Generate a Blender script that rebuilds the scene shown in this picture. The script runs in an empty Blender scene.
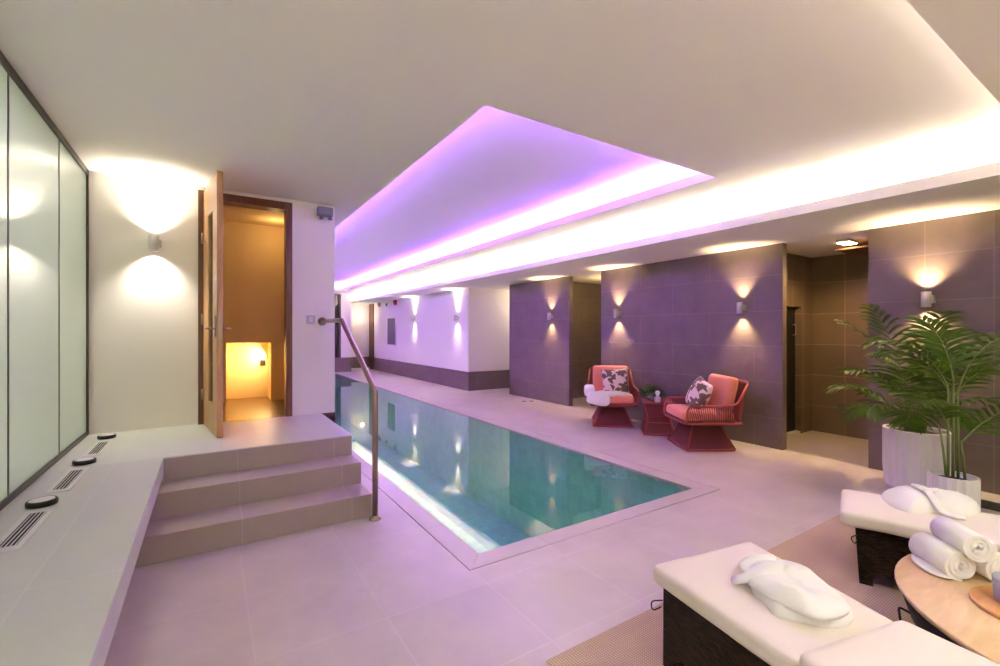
import bpy, bmesh, math, random
from mathutils import Vector, Matrix, noise
random.seed(7)
PI = math.pi
COL = bpy.context.scene.collection
SC = bpy.context.scene

# ------------------------------------------------------------------ helpers
def lin(r, g, b):
    f = lambda c: c/12.92 if c <= .04045 else ((c+.055)/1.055)**2.4
    return (f(r/255), f(g/255), f(b/255), 1)

class MB:
    """collects shapes into one mesh"""
    def __init__(s): s.bm = bmesh.new()
    def face(s, pts):
        return s.bm.faces.new([s.bm.verts.new(p) for p in pts])
    def box(s, x0, x1, y0, y1, z0, z1, bev=0, seg=2, M=None):
        t = bmesh.new()
        bmesh.ops.create_cube(t, size=1)
        for v in t.verts:
            v.co = Vector((x0+(v.co.x+.5)*(x1-x0), y0+(v.co.y+.5)*(y1-y0), z0+(v.co.z+.5)*(z1-z0)))
        if bev: bmesh.ops.bevel(t, geom=t.edges[:], offset=bev, segments=seg, profile=.5, affect='EDGES')
        return s.merge(t, M)
    def merge(s, t, M=None):
        if M is not None: bmesh.ops.transform(t, matrix=M, verts=t.verts)
        bmesh.ops.recalc_face_normals(t, faces=t.faces)
        mp = {v: s.bm.verts.new(v.co) for v in t.verts}
        for f in t.faces:
            try:
                n = s.bm.faces.new([mp[v] for v in f.verts]); n.smooth = f.smooth
            except ValueError: pass
        t.free(); return s
    def tube(s, path, r, n=10, caps=True, closed=False, radii=None):
        P = [Vector(p) for p in path]; rings = []; N = len(P); up = None
        for i, p in enumerate(P):
            if closed: t = (P[(i+1) % N]-P[i-1]).normalized()
            else: t = (P[min(i+1, N-1)]-P[max(i-1, 0)]).normalized()
            if up is None:
                up = Vector((0, 0, 1)) if abs(t.z) < .9 else Vector((1, 0, 0))
            up = (up-t*up.dot(t))
            if up.length < 1e-5: up = t.orthogonal()
            up.normalize(); sd = t.cross(up)
            k = 1.0
            if 0 < i < N-1 and not closed:
                a = (P[i]-P[i-1]).normalized(); b = (P[i+1]-P[i]).normalized()
                k = 1.0/max(.5, math.sqrt((1+a.dot(b))/2)) if a.dot(b) < .98 else 1.0
            rr = radii[i] if radii else r
            m = up
            ring = []
            for j in range(n):
                an = 2*PI*j/n
                ring.append(s.bm.verts.new(p+(up*math.cos(an)+sd*math.sin(an))*rr))
            rings.append(ring)
        rng = range(N if closed else N-1)
        for i in rng:
            A, B = rings[i], rings[(i+1) % N]
            for j in range(n):
                f = s.bm.faces.new([A[j], A[(j+1) % n], B[(j+1) % n], B[j]]); f.smooth = True
        if caps and not closed:
            s.bm.faces.new(rings[0][::-1]); s.bm.faces.new(rings[-1])
        return s
    def lathe(s, prof, c=(0, 0, 0), n=32, M=None, rfun=None, smooth=True):
        """prof: list of (r, z)"""
        t = bmesh.new(); rings = []
        for (r, z) in prof:
            if r < 1e-6: rings.append([t.verts.new((0, 0, z))]); continue
            ring = []
            for j in range(n):
                a = 2*PI*j/n; k = rfun(a, z) if rfun else 1
                ring.append(t.verts.new((r*k*math.cos(a), r*k*math.sin(a), z)))
            rings.append(ring)
        for A, B in zip(rings, rings[1:]):
            for j in range(n):
                q = [A[j % len(A)], A[(j+1) % len(A)], B[(j+1) % len(B)], B[j % len(B)]]
                u = []
                for v in q:
                    if v not in u: u.append(v)
                if len(u) > 2:
                    f = t.faces.new(u); f.smooth = smooth
        MM = Matrix.Translation(c) @ (M or Matrix.Identity(4))
        bmesh.ops.transform(t, matrix=MM, verts=t.verts)
        bmesh.ops.recalc_face_normals(t, faces=t.faces)
        return s.merge(t)
    def prism(s, poly, axis, a, b, M=None):
        """extrude a 2-D polygon along axis between a and b"""
        def P(u, v, w): return {'x': (w, u, v), 'y': (u, w, v), 'z': (u, v, w)}[axis]
        t = bmesh.new()
        A = [t.verts.new(P(u, v, a)) for u, v in poly]; B = [t.verts.new(P(u, v, b)) for u, v in poly]
        t.faces.new(A); t.faces.new(B[::-1])
        for i in range(len(poly)):
            j = (i+1) % len(poly); t.faces.new([A[i], B[i], B[j], A[j]])
        return s.merge(t, M)
    def cushion(s, hx, hy, hz, r, puff=0, M=None, cuts=12, wob=0, seed=0, pinch=0):
        t = bmesh.new(); bmesh.ops.create_cube(t, size=2)
        bmesh.ops.subdivide_edges(t, edges=t.edges[:], cuts=cuts, use_grid_fill=True)
        H = Vector((hx, hy, hz))
        for v in t.verts:
            p = v.co.copy()
            q = [math.sin(max(-1, min(1, c))*PI/2) for c in p]
            w = Vector((q[0]*hx, q[1]*hy, q[2]*hz))
            rr = [min(r, H[i]*.999) for i in range(3)]
            cl = Vector([max(-(H[i]-rr[i]), min(H[i]-rr[i], w[i])) for i in range(3)])
            d = Vector([(w[i]-cl[i])/rr[i] for i in range(3)])
            if d.length > 1e-6:
                d.normalize(); w = cl+Vector([d[i]*rr[i] for i in range(3)])
            sx, sy = w.x/hx, w.y/hy
            w.z *= 1+puff*(1-sx*sx)*(1-sy*sy)-pinch*(sx*sx*sy*sy)
            if pinch:
                w.x *= 1-.10*(1-sy*sy)*abs(sx); w.y *= 1-.10*(1-sx*sx)*abs(sy)
            if wob: w += Vector((0, 0, 1))*wob*noise.noise(w*7+Vector((seed, 0, 0)))+Vector((1, 1, 0))*wob*.5*noise.noise(w*9+Vector((0, seed, 3)))
            v.co = w
        for f in t.faces: f.smooth = True
        return s.merge(t, M)
    def build(s, name, m, parent=None, loc=None, rotz=0, smooth=False, bevel=0):
        me = bpy.data.meshes.new(name); s.bm.normal_update(); s.bm.to_mesh(me); s.bm.free()
        if isinstance(m, (list, tuple)):
            for k in m: me.materials.append(k)
        else: me.materials.append(m)
        o = bpy.data.objects.new(name, me); COL.objects.link(o)
        if parent: o.parent = parent
        if loc is not None: o.location = loc
        if rotz: o.rotation_euler[2] = rotz
        if smooth:
            for p in me.polygons: p.use_smooth = True
        if bevel:
            b = o.modifiers.new('bevel', 'BEVEL'); b.width = bevel; b.segments = 2; b.limit_method = 'ANGLE'
        return o

def tag(o, label, cat, group=None, kind=None):
    o['label'] = label; o['category'] = cat
    if group: o['group'] = group
    if kind: o['kind'] = kind
    return o
def thing(name, label, cat, loc=(0, 0, 0), rotz=0, group=None):
    o = bpy.data.objects.new(name, None); COL.objects.link(o); o.empty_display_size = .1
    o.location = loc; o.rotation_euler = (0, 0, rotz)
    return tag(o, label, cat, group)
def struct(o, label=None, cat=None):
    o['kind'] = 'structure'
    if label: o['label'] = label
    if cat: o['category'] = cat
    return o
def kids(o): return [c for c in bpy.data.objects if c.parent == o]
def dup(src, loc=None, rotz=None, label=None):
    r = src.copy(); COL.objects.link(r)
    if loc is not None: r.location = loc
    if rotz is not None: r.rotation_euler[2] = rotz
    if label: r['label'] = label
    for ch in kids(src):
        c = ch.copy(); COL.objects.link(c); c.parent = r
        for g in kids(ch):
            d = g.copy(); COL.objects.link(d); d.parent = c
    return r
def T(x, y, z, rx=0, ry=0, rz=0):
    return Matrix.Translation((x, y, z)) @ Matrix.Rotation(rz, 4, 'Z') @ Matrix.Rotation(ry, 4, 'Y') @ Matrix.Rotation(rx, 4, 'X')
def arc_path(pts, r=.05, n=6):
    """polyline with rounded corners"""
    P = [Vector(p) for p in pts]; out = [P[0]]
    for i in range(1, len(P)-1):
        a = P[i-1]-P[i]; b = P[i+1]-P[i]; k = min(r, a.length*.48, b.length*.48)
        s = P[i]+a.normalized()*k; e = P[i]+b.normalized()*k
        for j in range(n+1):
            t = j/n; out.append((1-t)**2*s+2*t*(1-t)*P[i]+t*t*e)
    out.append(P[-1]); return out

# ------------------------------------------------------------------ materials
def nm(name):
    m = bpy.data.materials.new(name); m.use_nodes = True
    nt = m.node_tree; b = nt.nodes['Principled BSDF']
    return m, nt, b
def nd(nt, typ, **kw):
    n = nt.nodes.new(typ)
    for k, v in kw.items():
        if k.startswith('in_'): n.inputs[k[3:].replace('_', ' ')].default_value = v
        else: setattr(n, k, v)
    return n
def mixc(nt, fac, a, b):
    m = nt.nodes.new('ShaderNodeMix'); m.data_type = 'RGBA'
    for sock, v in ((m.inputs[0], fac), (m.inputs[6], a), (m.inputs[7], b)):
        if hasattr(v, 'is_linked') or hasattr(v, 'links'): nt.links.new(v, sock)
        else: sock.default_value = v
    return m.outputs[2]
def simple(name, col, rough=.5, metal=0, var=0, vscale=8, bump=0, bscale=40, spec=None, coat=0, sheen=0):
    m, nt, b = nm(name)
    b.inputs['Roughness'].default_value = rough; b.inputs['Metallic'].default_value = metal
    if spec is not None: b.inputs['Specular IOR Level'].default_value = spec
    if coat: b.inputs['Coat Weight'].default_value = coat
    if sheen: b.inputs['Sheen Weight'].default_value = sheen
    tc = nd(nt, 'ShaderNodeTexCoord')
    nz = nd(nt, 'ShaderNodeTexNoise'); nz.inputs['Scale'].default_value = vscale; nz.inputs['Detail'].default_value = 5
    nt.links.new(tc.outputs['Object'], nz.inputs['Vector'])
    d = tuple(max(0, c*(1-var)) for c in col[:3])+(1,); l = tuple(min(1, c*(1+var)) for c in col[:3])+(1,)
    nt.links.new(mixc(nt, nz.outputs['Fac'], d, l), b.inputs['Base Color'])
    if bump:
        n2 = nd(nt, 'ShaderNodeTexNoise'); n2.inputs['Scale'].default_value = bscale; n2.inputs['Detail'].default_value = 4
        nt.links.new(tc.outputs['Object'], n2.inputs['Vector'])
        bp = nd(nt, 'ShaderNodeBump'); bp.inputs['Strength'].default_value = bump; bp.inputs['Distance'].default_value = .01
        nt.links.new(n2.outputs['Fac'], bp.inputs['Height']); nt.links.new(bp.outputs['Normal'], b.inputs['Normal'])
    return m
def tile(name, col, mortar, w, h, u, v, u0=0, v0=0, offset=.5, rough=.45, var=.12, msize=.005, nscale=3.0, spec=.5, tvar=.05):
    """tiles in world metres: u, v are the axes the courses run along"""
    m, nt, b = nm(name)
    g = nd(nt, 'ShaderNodeNewGeometry'); sp = nd(nt, 'ShaderNodeSeparateXYZ'); nt.links.new(g.outputs['Position'], sp.inputs[0])
    cb = nd(nt, 'ShaderNodeCombineXYZ')
    for ax, off, i in ((u, u0, 0), (v, v0, 1)):
        a = nd(nt, 'ShaderNodeMath', operation='SUBTRACT'); a.inputs[1].default_value = off
        nt.links.new(sp.outputs['XYZ'.index(ax)], a.inputs[0]); nt.links.new(a.outputs[0], cb.inputs[i])
    br = nd(nt, 'ShaderNodeTexBrick'); br.offset = offset; br.squash = 1
    br.inputs['Scale'].default_value = 1; br.inputs['Mortar Size'].default_value = msize; br.inputs['Mortar Smooth'].default_value = .1
    br.inputs['Bias'].default_value = 0; br.inputs['Brick Width'].default_value = w; br.inputs['Row Height'].default_value = h
    br.inputs['Color1'].default_value = tuple(c*(1-tvar) for c in col[:3])+(1,)
    br.inputs['Color2'].default_value = tuple(min(1, c*(1+tvar)) for c in col[:3])+(1,)
    br.inputs['Mortar'].default_value = mortar
    nt.links.new(cb.outputs[0], br.inputs['Vector'])
    nz = nd(nt, 'ShaderNodeTexNoise'); nz.inputs['Scale'].default_value = nscale; nz.inputs['Detail'].default_value = 6; nz.inputs['Roughness'].default_value = .6
    nt.links.new(g.outputs['Position'], nz.inputs['Vector'])
    mr = nd(nt, 'ShaderNodeMapRange'); mr.inputs[1].default_value = .25; mr.inputs[2].default_value = .75
    mr.inputs[3].default_value = 1-var; mr.inputs[4].default_value = 1+var
    nt.links.new(nz.outputs['Fac'], mr.inputs[0])
    mm = nd(nt, 'ShaderNodeMix', data_type='RGBA', blend_type='MULTIPLY'); mm.inputs[0].default_value = 1
    nt.links.new(br.outputs['Color'], mm.inputs[6]); nt.links.new(mr.outputs[0], mm.inputs[7])
    nt.links.new(mm.outputs[2], b.inputs['Base Color'])
    b.inputs['Roughness'].default_value = rough; b.inputs['Specular IOR Level'].default_value = spec
    bp = nd(nt, 'ShaderNodeBump'); bp.inputs['Strength'].default_value = .25; bp.inputs['Distance'].default_value = .004
    inv = nd(nt, 'ShaderNodeMath', operation='SUBTRACT'); inv.inputs[0].default_value = 1
    nt.links.new(br.outputs['Fac'], inv.inputs[1]); nt.links.new(inv.outputs[0], bp.inputs['Height'])
    nt.links.new(bp.outputs['Normal'], b.inputs['Normal'])
    return m
def emit(name, col, s):
    m, nt, b = nm(name); nt.nodes.remove(b)
    e = nd(nt, 'ShaderNodeEmission'); e.inputs[0].default_value = col; e.inputs[1].default_value = s
    nt.links.new(e.outputs[0], nt.nodes['Material Output'].inputs[0]); return m
def weave(name, c1, c2, s1=90, s2=90, rough=.6, bump=.6, coord='Object'):
    m, nt, b = nm(name)
    tc = nd(nt, 'ShaderNodeTexCoord')
    ck = nd(nt, 'ShaderNodeTexWave', wave_type='BANDS', bands_direction='Z'); ck.inputs['Scale'].default_value = s1/6.28; ck.inputs['Distortion'].default_value = .6; ck.inputs['Detail Scale'].default_value = 3
    k2 = nd(nt, 'ShaderNodeTexWave', wave_type='BANDS', bands_direction='DIAGONAL'); k2.inputs['Scale'].default_value = s2/6.28; k2.inputs['Distortion'].default_value = .4
    nt.links.new(tc.outputs[coord], ck.inputs[0]); nt.links.new(tc.outputs[coord], k2.inputs[0])
    mu = nd(nt, 'ShaderNodeMath', operation='MULTIPLY'); nt.links.new(ck.outputs['Fac'], mu.inputs[0]); nt.links.new(k2.outputs['Fac'], mu.inputs[1])
    nt.links.new(mixc(nt, mu.outputs[0], c1, c2), b.inputs['Base Color'])
    bp = nd(nt, 'ShaderNodeBump'); bp.inputs['Strength'].default_value = bump; bp.inputs['Distance'].default_value = .006
    nt.links.new(mu.outputs[0], bp.inputs['Height']); nt.links.new(bp.outputs['Normal'], b.inputs['Normal'])
    b.inputs['Roughness'].default_value = rough
    return m
def wood(name, c1, c2, scale=3, stretch=(1, 12, 12), rough=.4, coat=.2):
    m, nt, b = nm(name)
    tc = nd(nt, 'ShaderNodeTexCoord'); mp = nd(nt, 'ShaderNodeMapping'); mp.inputs['Scale'].default_value = stretch
    nt.links.new(tc.outputs['Object'], mp.inputs[0])
    nz = nd(nt, 'ShaderNodeTexNoise'); nz.inputs['Scale'].default_value = scale; nz.inputs['Detail'].default_value = 6; nz.inputs['Distortion'].default_value = .8
    nt.links.new(mp.outputs[0], nz.inputs[0])
    mr = nd(nt, 'ShaderNodeMapRange'); mr.inputs[1].default_value = .3; mr.inputs[2].default_value = .7
    nt.links.new(nz.outputs['Fac'], mr.inputs[0])
    nt.links.new(mixc(nt, mr.outputs[0], c1, c2), b.inputs['Base Color'])
    b.inputs['Roughness'].default_value = rough; b.inputs['Coat Weight'].default_value = coat
    return m

M = {}
M['white'] = simple('wall_paint', lin(240, 236, 228), .75, var=.02, vscale=2, bump=.05, bscale=120)
M['ceil'] = simple('ceiling_paint', lin(243, 239, 231), .85, var=.015, vscale=2)
M['cove'] = simple('cove_paint', lin(235, 232, 226), .85, var=.01)
FLC = lin(194, 184, 173)
M['floor'] = tile('floor_tile', FLC, lin(201, 191, 181), .57, .57, 'X', 'Y', .17-.57*20, 2.74-.57*20, offset=0, rough=.33, var=.11, msize=.004, nscale=2.6, tvar=.03)
M['ledge'] = tile('ledge_tile', lin(199, 202, 193), lin(205, 208, 199), .6, .9, 'X', 'Y', -.53-.6*9, .4-.9*9, offset=0, rough=.4, var=.06, msize=.004, nscale=1.6, tvar=.02)
M['step'] = tile('step_tile', lin(170, 157, 142), lin(182, 170, 156), .71, 5, 'X', 'Y', .19-.71*10, -3, offset=0, rough=.45, var=.06, msize=.004, nscale=2, tvar=.02)
DT = lin(112, 98, 90)
M['dtB'] = tile('slate_wall_tile', DT, lin(126, 114, 108), 1.18, .43, 'Y', 'Z', 3.634-1.18*4, -.065-.43*2, offset=.5, rough=.5, var=.14, msize=.0045, nscale=4)
M['dtC'] = tile('slate_wall_tile_stacked', DT, lin(126, 114, 108), .45, .43, 'Y', 'Z', .992-.45*20, -.022-.43*2, offset=0, rough=.5, var=.14, msize=.0045, nscale=4)
M['dtX'] = tile('slate_wall_tile_return', DT, lin(126, 114, 108), .6, .43, 'X', 'Z', 7.22-.6*20, -.065-.43*2, offset=0, rough=.5, var=.14, msize=.0045, nscale=4)
M['shw'] = tile('shower_tile', lin(112, 96, 78), lin(140, 124, 102), .55, .43, 'Y', 'Z', 2.63-.55*20, -.065-.43*2, offset=0, rough=.4, var=.1, msize=.006, nscale=3)
M['shx'] = tile('shower_tile_side', lin(112, 96, 78), lin(140, 124, 102), .3, .43, 'X', 'Z', 6.97-.3*20, -.065-.43*2, offset=0, rough=.4, var=.1, msize=.006, nscale=3)
M['pool'] = tile('pool_mosaic', lin(146, 214, 182), lin(160, 218, 190), .1, .1, 'X', 'Y', 0, 0, offset=0, rough=.4, var=.1, msize=.003, nscale=2, tvar=.08)
M['poolw'] = tile('pool_wall_mosaic', lin(152, 216, 188), lin(166, 221, 196), .1, .1, 'Y', 'Z', 0, 0, offset=0, rough=.4, var=.1, msize=.003, nscale=2, tvar=.08)
M['slot'] = simple('drain_slot', lin(58, 46, 50), .6)
M['steel'] = simple('brushed_steel', lin(172, 154, 138), .28, 1, var=.06, vscale=30)
M['alu'] = simple('lamp_aluminium', lin(205, 202, 200), .45, .5, var=.04)
M['bronze'] = simple('bronze_frame', lin(72, 66, 58), .4, .6, var=.08)
M['oak'] = wood('oak_door', lin(176, 128, 82), lin(206, 160, 108), 3, (14, 14, 1.2), .45, .15)
M['frame'] = wood('walnut_frame', lin(84, 50, 28), lin(120, 74, 42), 3, (14, 14, 1.2), .45, .15)
M['parquet'] = wood('wood_floor', lin(62, 36, 16), lin(110, 70, 34), 2.5, (8, 1.5, 4), .3, .3)
M['amberwall'] = simple('stairwell_paint', lin(222, 196, 150), .8, var=.02)
M['darkglass'] = simple('smoked_glass', lin(52, 44, 36), .08, 0, spec=.6)
M['black'] = simple('black_plastic', lin(24, 24, 24), .45)
M['dark'] = simple('dark_doorway', lin(20, 17, 15), .6)
M['grey'] = simple('grey_plastic', lin(128, 126, 136), .5, var=.03)
M['plast'] = simple('white_plastic', lin(232, 230, 226), .4)
M['grey2'] = simple('switch_plate', lin(205, 200, 200), .35)
M['red'] = simple('red_plastic', lin(170, 22, 40), .4)
M['panel'] = simple('dark_louvre', lin(92, 80, 96), .5)
M['vent'] = simple('vent_metal', lin(214, 214, 208), .4, .2, var=.03)
M['ventdark'] = simple('vent_shadow', lin(40, 40, 40), .8)
M['puck'] = simple('black_rim', lin(34, 36, 34), .35, .3)
M['cream'] = simple('cream_canvas', lin(230, 219, 205), .85, var=.03, vscale=5, bump=.12, bscale=160, sheen=.2)
M['terry'] = simple('white_terry', lin(246, 243, 238), .95, var=.02, vscale=14, bump=.5, bscale=260, sheen=.4)
def wickmat():
    m, nt, b = nm('dark_wicker')
    tc = nd(nt, 'ShaderNodeTexCoord'); sp = nd(nt, 'ShaderNodeSeparateXYZ'); nt.links.new(tc.outputs['Object'], sp.inputs[0])
    ad = nd(nt, 'ShaderNodeMath', operation='ADD'); nt.links.new(sp.outputs[0], ad.inputs[0]); nt.links.new(sp.outputs[1], ad.inputs[1])
    cb = nd(nt, 'ShaderNodeCombineXYZ'); nt.links.new(ad.outputs[0], cb.inputs[0]); nt.links.new(sp.outputs[2], cb.inputs[1])
    br = nd(nt, 'ShaderNodeTexBrick'); br.inputs['Scale'].default_value = 1; br.inputs['Brick Width'].default_value = .032; br.inputs['Row Height'].default_value = .010
    br.inputs['Mortar Size'].default_value = .0022; br.inputs['Mortar Smooth'].default_value = .6
    br.inputs['Color1'].default_value = lin(22, 14, 10); br.inputs['Color2'].default_value = lin(88, 61, 44); br.inputs['Mortar'].default_value = lin(8, 5, 4)
    nt.links.new(cb.outputs[0], br.inputs['Vector'])
    nz = nd(nt, 'ShaderNodeTexNoise'); nz.inputs['Scale'].default_value = 14; nt.links.new(cb.outputs[0], nz.inputs[0])
    nt.links.new(mixc(nt, nz.outputs['Fac'], lin(20, 13, 10), br.outputs['Color']), b.inputs['Base Color'])
    inv = nd(nt, 'ShaderNodeMath', operation='SUBTRACT'); inv.inputs[0].default_value = 1; nt.links.new(br.outputs['Fac'], inv.inputs[1])
    bp = nd(nt, 'ShaderNodeBump'); bp.inputs['Strength'].default_value = .9; bp.inputs['Distance'].default_value = .004
    nt.links.new(inv.outputs[0], bp.inputs['Height']); nt.links.new(bp.outputs[0], b.inputs['Normal'])
    b.inputs['Roughness'].default_value = .5; b.inputs['Specular IOR Level'].default_value = .2; return m
M['wick'] = wickmat()
M['strap'] = simple('black_webbing', lin(22, 19, 18), .7)
M['terra'] = simple('terracotta_fabric', lin(216, 136, 100), .9, var=.05, vscale=20, bump=.1, bscale=200, sheen=.2)
M['redframe'] = simple('red_rope_frame', lin(152, 64, 54), .55, var=.08, vscale=40)
M['redcord'] = simple('red_cord', lin(124, 50, 42), .6, var=.08, vscale=40)
M['redweave'] = weave('red_rope_weave', lin(78, 24, 26), lin(158, 62, 54), 260, 200, .6, .7)
M['soil'] = simple('dark_soil', lin(40, 30, 26), .95, var=.4, vscale=40, bump=.8, bscale=60)
M['pot'] = simple('white_glaze', lin(240, 237, 233), .35, var=.01)
M['stem'] = simple('palm_stem', lin(112, 128, 64), .5, var=.15, vscale=20)
M['tablebody'] = simple('dark_table_drum', lin(28, 20, 17), .6, var=.15, vscale=6, spec=.2)
M['tabletop'] = wood('maple_top', lin(206, 172, 120), lin(228, 198, 148), 2.2, (2, 9, 4), .35, .25)
M['board'] = wood('amber_board', lin(196, 136, 62), lin(214, 158, 84), 2, (2, 10, 4), .4, .2)
M['bowl'] = simple('grey_ceramic', lin(150, 148, 156), .45, var=.04)
M['clear'] = simple('frosted_jar', lin(205, 195, 190), .2, var=.05)
M['darkjar'] = simple('smoky_glass_bowl', lin(150, 142, 140), .12, var=.1)
M['slate'] = simple('dark_green_slab', lin(44, 50, 42), .12, var=.15, vscale=6)
# palm leaf
def leafmat(name, a, b_):
    m, nt, b = nm(name)
    g = nd(nt, 'ShaderNodeTexCoord'); nz = nd(nt, 'ShaderNodeTexNoise'); nz.inputs['Scale'].default_value = 5
    nt.links.new(g.outputs['Object'], nz.inputs[0])
    c = mixc(nt, nz.outputs['Fac'], a, b_)
    nt.links.new(c, b.inputs['Base Color']); b.inputs['Roughness'].default_value = .4
    tr = nd(nt, 'ShaderNodeBsdfTranslucent'); nt.links.new(c, tr.inputs[0])
    mx = nd(nt, 'ShaderNodeMixShader'); mx.inputs[0].default_value = .25
    nt.links.new(b.outputs[0], mx.inputs[1]); nt.links.new(tr.outputs[0], mx.inputs[2])
    nt.links.new(mx.outputs[0], nt.nodes['Material Output'].inputs[0]); return m
M['leaf'] = leafmat('palm_leaf', lin(24, 60, 12), lin(104, 140, 28))
M['leaf2'] = leafmat('pot_plant_leaf', lin(52, 90, 36), lin(112, 142, 66))
# water
def watermat():
    m, nt, b = nm('pool_water'); nt.nodes.remove(b)
    tr = nd(nt, 'ShaderNodeBsdfTransparent'); tr.inputs[0].default_value = (.72, .97, .87, 1)
    gl = nd(nt, 'ShaderNodeBsdfGlossy'); gl.inputs['Roughness'].default_value = .015; gl.inputs[0].default_value = (1, 1, 1, 1)
    fr = nd(nt, 'ShaderNodeFresnel'); fr.inputs[0].default_value = 1.45
    g = nd(nt, 'ShaderNodeTexCoord'); nz = nd(nt, 'ShaderNodeTexNoise'); nz.inputs['Scale'].default_value = 1.6; nz.inputs['Detail'].default_value = 1
    nt.links.new(g.outputs['Object'], nz.inputs[0])
    bp = nd(nt, 'ShaderNodeBump'); bp.inputs['Strength'].default_value = .006; bp.inputs['Distance'].default_value = .02
    nt.links.new(nz.outputs['Fac'], bp.inputs['Height']); nt.links.new(bp.outputs[0], gl.inputs['Normal'])
    mx = nd(nt, 'ShaderNodeMixShader')
    nt.links.new(fr.outputs[0], mx.inputs[0]); nt.links.new(tr.outputs[0], mx.inputs[1]); nt.links.new(gl.outputs[0], mx.inputs[2])
    nt.links.new(mx.outputs[0], nt.nodes['Material Output'].inputs[0]); return m
M['water'] = watermat()
def glassmat():
    m, nt, b = nm('frosted_glass'); nt.nodes.remove(b)
    tl = nd(nt, 'ShaderNodeBsdfTranslucent'); tl.inputs[0].default_value = (.80, .86, .78, 1)
    df = nd(nt, 'ShaderNodeBsdfDiffuse'); df.inputs[0].default_value = (.46, .50, .44, 1)
    gl = nd(nt, 'ShaderNodeBsdfGlossy'); gl.inputs['Roughness'].default_value = .01
    fr = nd(nt, 'ShaderNodeFresnel'); fr.inputs[0].default_value = 1.5
    a = nd(nt, 'ShaderNodeMixShader'); a.inputs[0].default_value = .55
    nt.links.new(tl.outputs[0], a.inputs[1]); nt.links.new(df.outputs[0], a.inputs[2])
    mx = nd(nt, 'ShaderNodeMixShader')
    nt.links.new(fr.outputs[0], mx.inputs[0]); nt.links.new(a.outputs[0], mx.inputs[1]); nt.links.new(gl.outputs[0], mx.inputs[2])
    nt.links.new(mx.outputs[0], nt.nodes['Material Output'].inputs[0]); return m
M['glass'] = glassmat()
def cushmat():
    m, nt, b = nm('brown_bloom_print')
    tc = nd(nt, 'ShaderNodeTexCoord')
    nz = nd(nt, 'ShaderNodeTexNoise'); nz.inputs['Scale'].default_value = 7; nz.inputs['Detail'].default_value = 1; nz.inputs['Distortion'].default_value = 1.2
    nt.links.new(tc.outputs['Object'], nz.inputs[0])
    vo = nd(nt, 'ShaderNodeTexVoronoi', feature='SMOOTH_F1'); vo.inputs['Scale'].default_value = 9; vo.inputs['Smoothness'].default_value = .25
    nt.links.new(tc.outputs['Object'], vo.inputs['Vector'])
    ad = nd(nt, 'ShaderNodeMath', operation='MULTIPLY_ADD'); ad.inputs[1].default_value = .6
    nt.links.new(vo.outputs['Distance'], ad.inputs[0]); nt.links.new(nz.outputs['Fac'], ad.inputs[2])
    gt = nd(nt, 'ShaderNodeMapRange'); gt.inputs[1].default_value = .775; gt.inputs[2].default_value = .79
    nt.links.new(ad.outputs[0], gt.inputs[0])
    nt.links.new(mixc(nt, gt.outputs[0], lin(226, 208, 200), lin(112, 92, 78)), b.inputs['Base Color'])
    b.inputs['Roughness'].default_value = .9; return m
M['print'] = cushmat()
def rugmat():
    m, nt, b = nm('woven_rug')
    tc = nd(nt, 'ShaderNodeTexCoord')
    a = nd(nt, 'ShaderNodeTexWave', bands_direction='X'); a.inputs['Scale'].default_value = 24; a.inputs['Distortion'].default_value = .3
    c = nd(nt, 'ShaderNodeTexWave', bands_direction='Y'); c.inputs['Scale'].default_value = 30; c.inputs['Distortion'].default_value = .3
    nt.links.new(tc.outputs['Object'], a.inputs[0]); nt.links.new(tc.outputs['Object'], c.inputs[0])
    mu = nd(nt, 'ShaderNodeMath', operation='MULTIPLY'); nt.links.new(a.outputs['Fac'], mu.inputs[0]); nt.links.new(c.outputs['Fac'], mu.inputs[1])
    nt.links.new(mixc(nt, mu.outputs[0], lin(170, 146, 116), lin(222, 202, 170)), b.inputs['Base Color'])
    bp = nd(nt, 'ShaderNodeBump'); bp.inputs['Strength'].default_value = .5; bp.inputs['Distance'].default_value = .004
    nt.links.new(mu.outputs[0], bp.inputs['Height']); nt.links.new(bp.outputs[0], b.inputs['Normal'])
    b.inputs['Roughness'].default_value = .95; return m
M['rug'] = rugmat()
WARM = (1, .72, .43, 1); COVEC = (1, .90, .78, 1); PURP = (.35, .13, 1, 1); AMB = (1, .62, .22, 1)
M['led_warm'] = emit('led_warm', COVEC, 42)
M['led_soft'] = emit('led_soft', COVEC, 5)
M['led_purple'] = emit('led_purple', PURP, 56)
M['lens'] = emit('lamp_lens', WARM, 14)
M['lens_amb'] = emit('shower_lamp_lens', (1, .70, .34, 1), 16)

# ------------------------------------------------------------------ the room
XG, YD, XP = -.88, 5.24, 1.185          # glass wall, door wall, wall beside the pool
ZC, ZS, ZP = 2.80, 2.455, .51          # ceiling, soffit, platform
XW = 5.72; YE = 16.4; YB = -3.0
# floor slabs round the pool
fl = MB()
px0, px1, py0, py1 = 1.29, 3.84, 2.335, 16.05
fl.box(-1.0, px0, YB, 17.6, -.25, 0); fl.box(px1, 8.0, YB, 17.6, -.25, 0)
fl.box(px0, px1, YB, py0, -.25, 0); fl.box(px0, px1, py1, 17.6, -.25, 0)
struct(fl.build('floor', M['floor']), 'pale large format tiled pool deck', 'floor')
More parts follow.
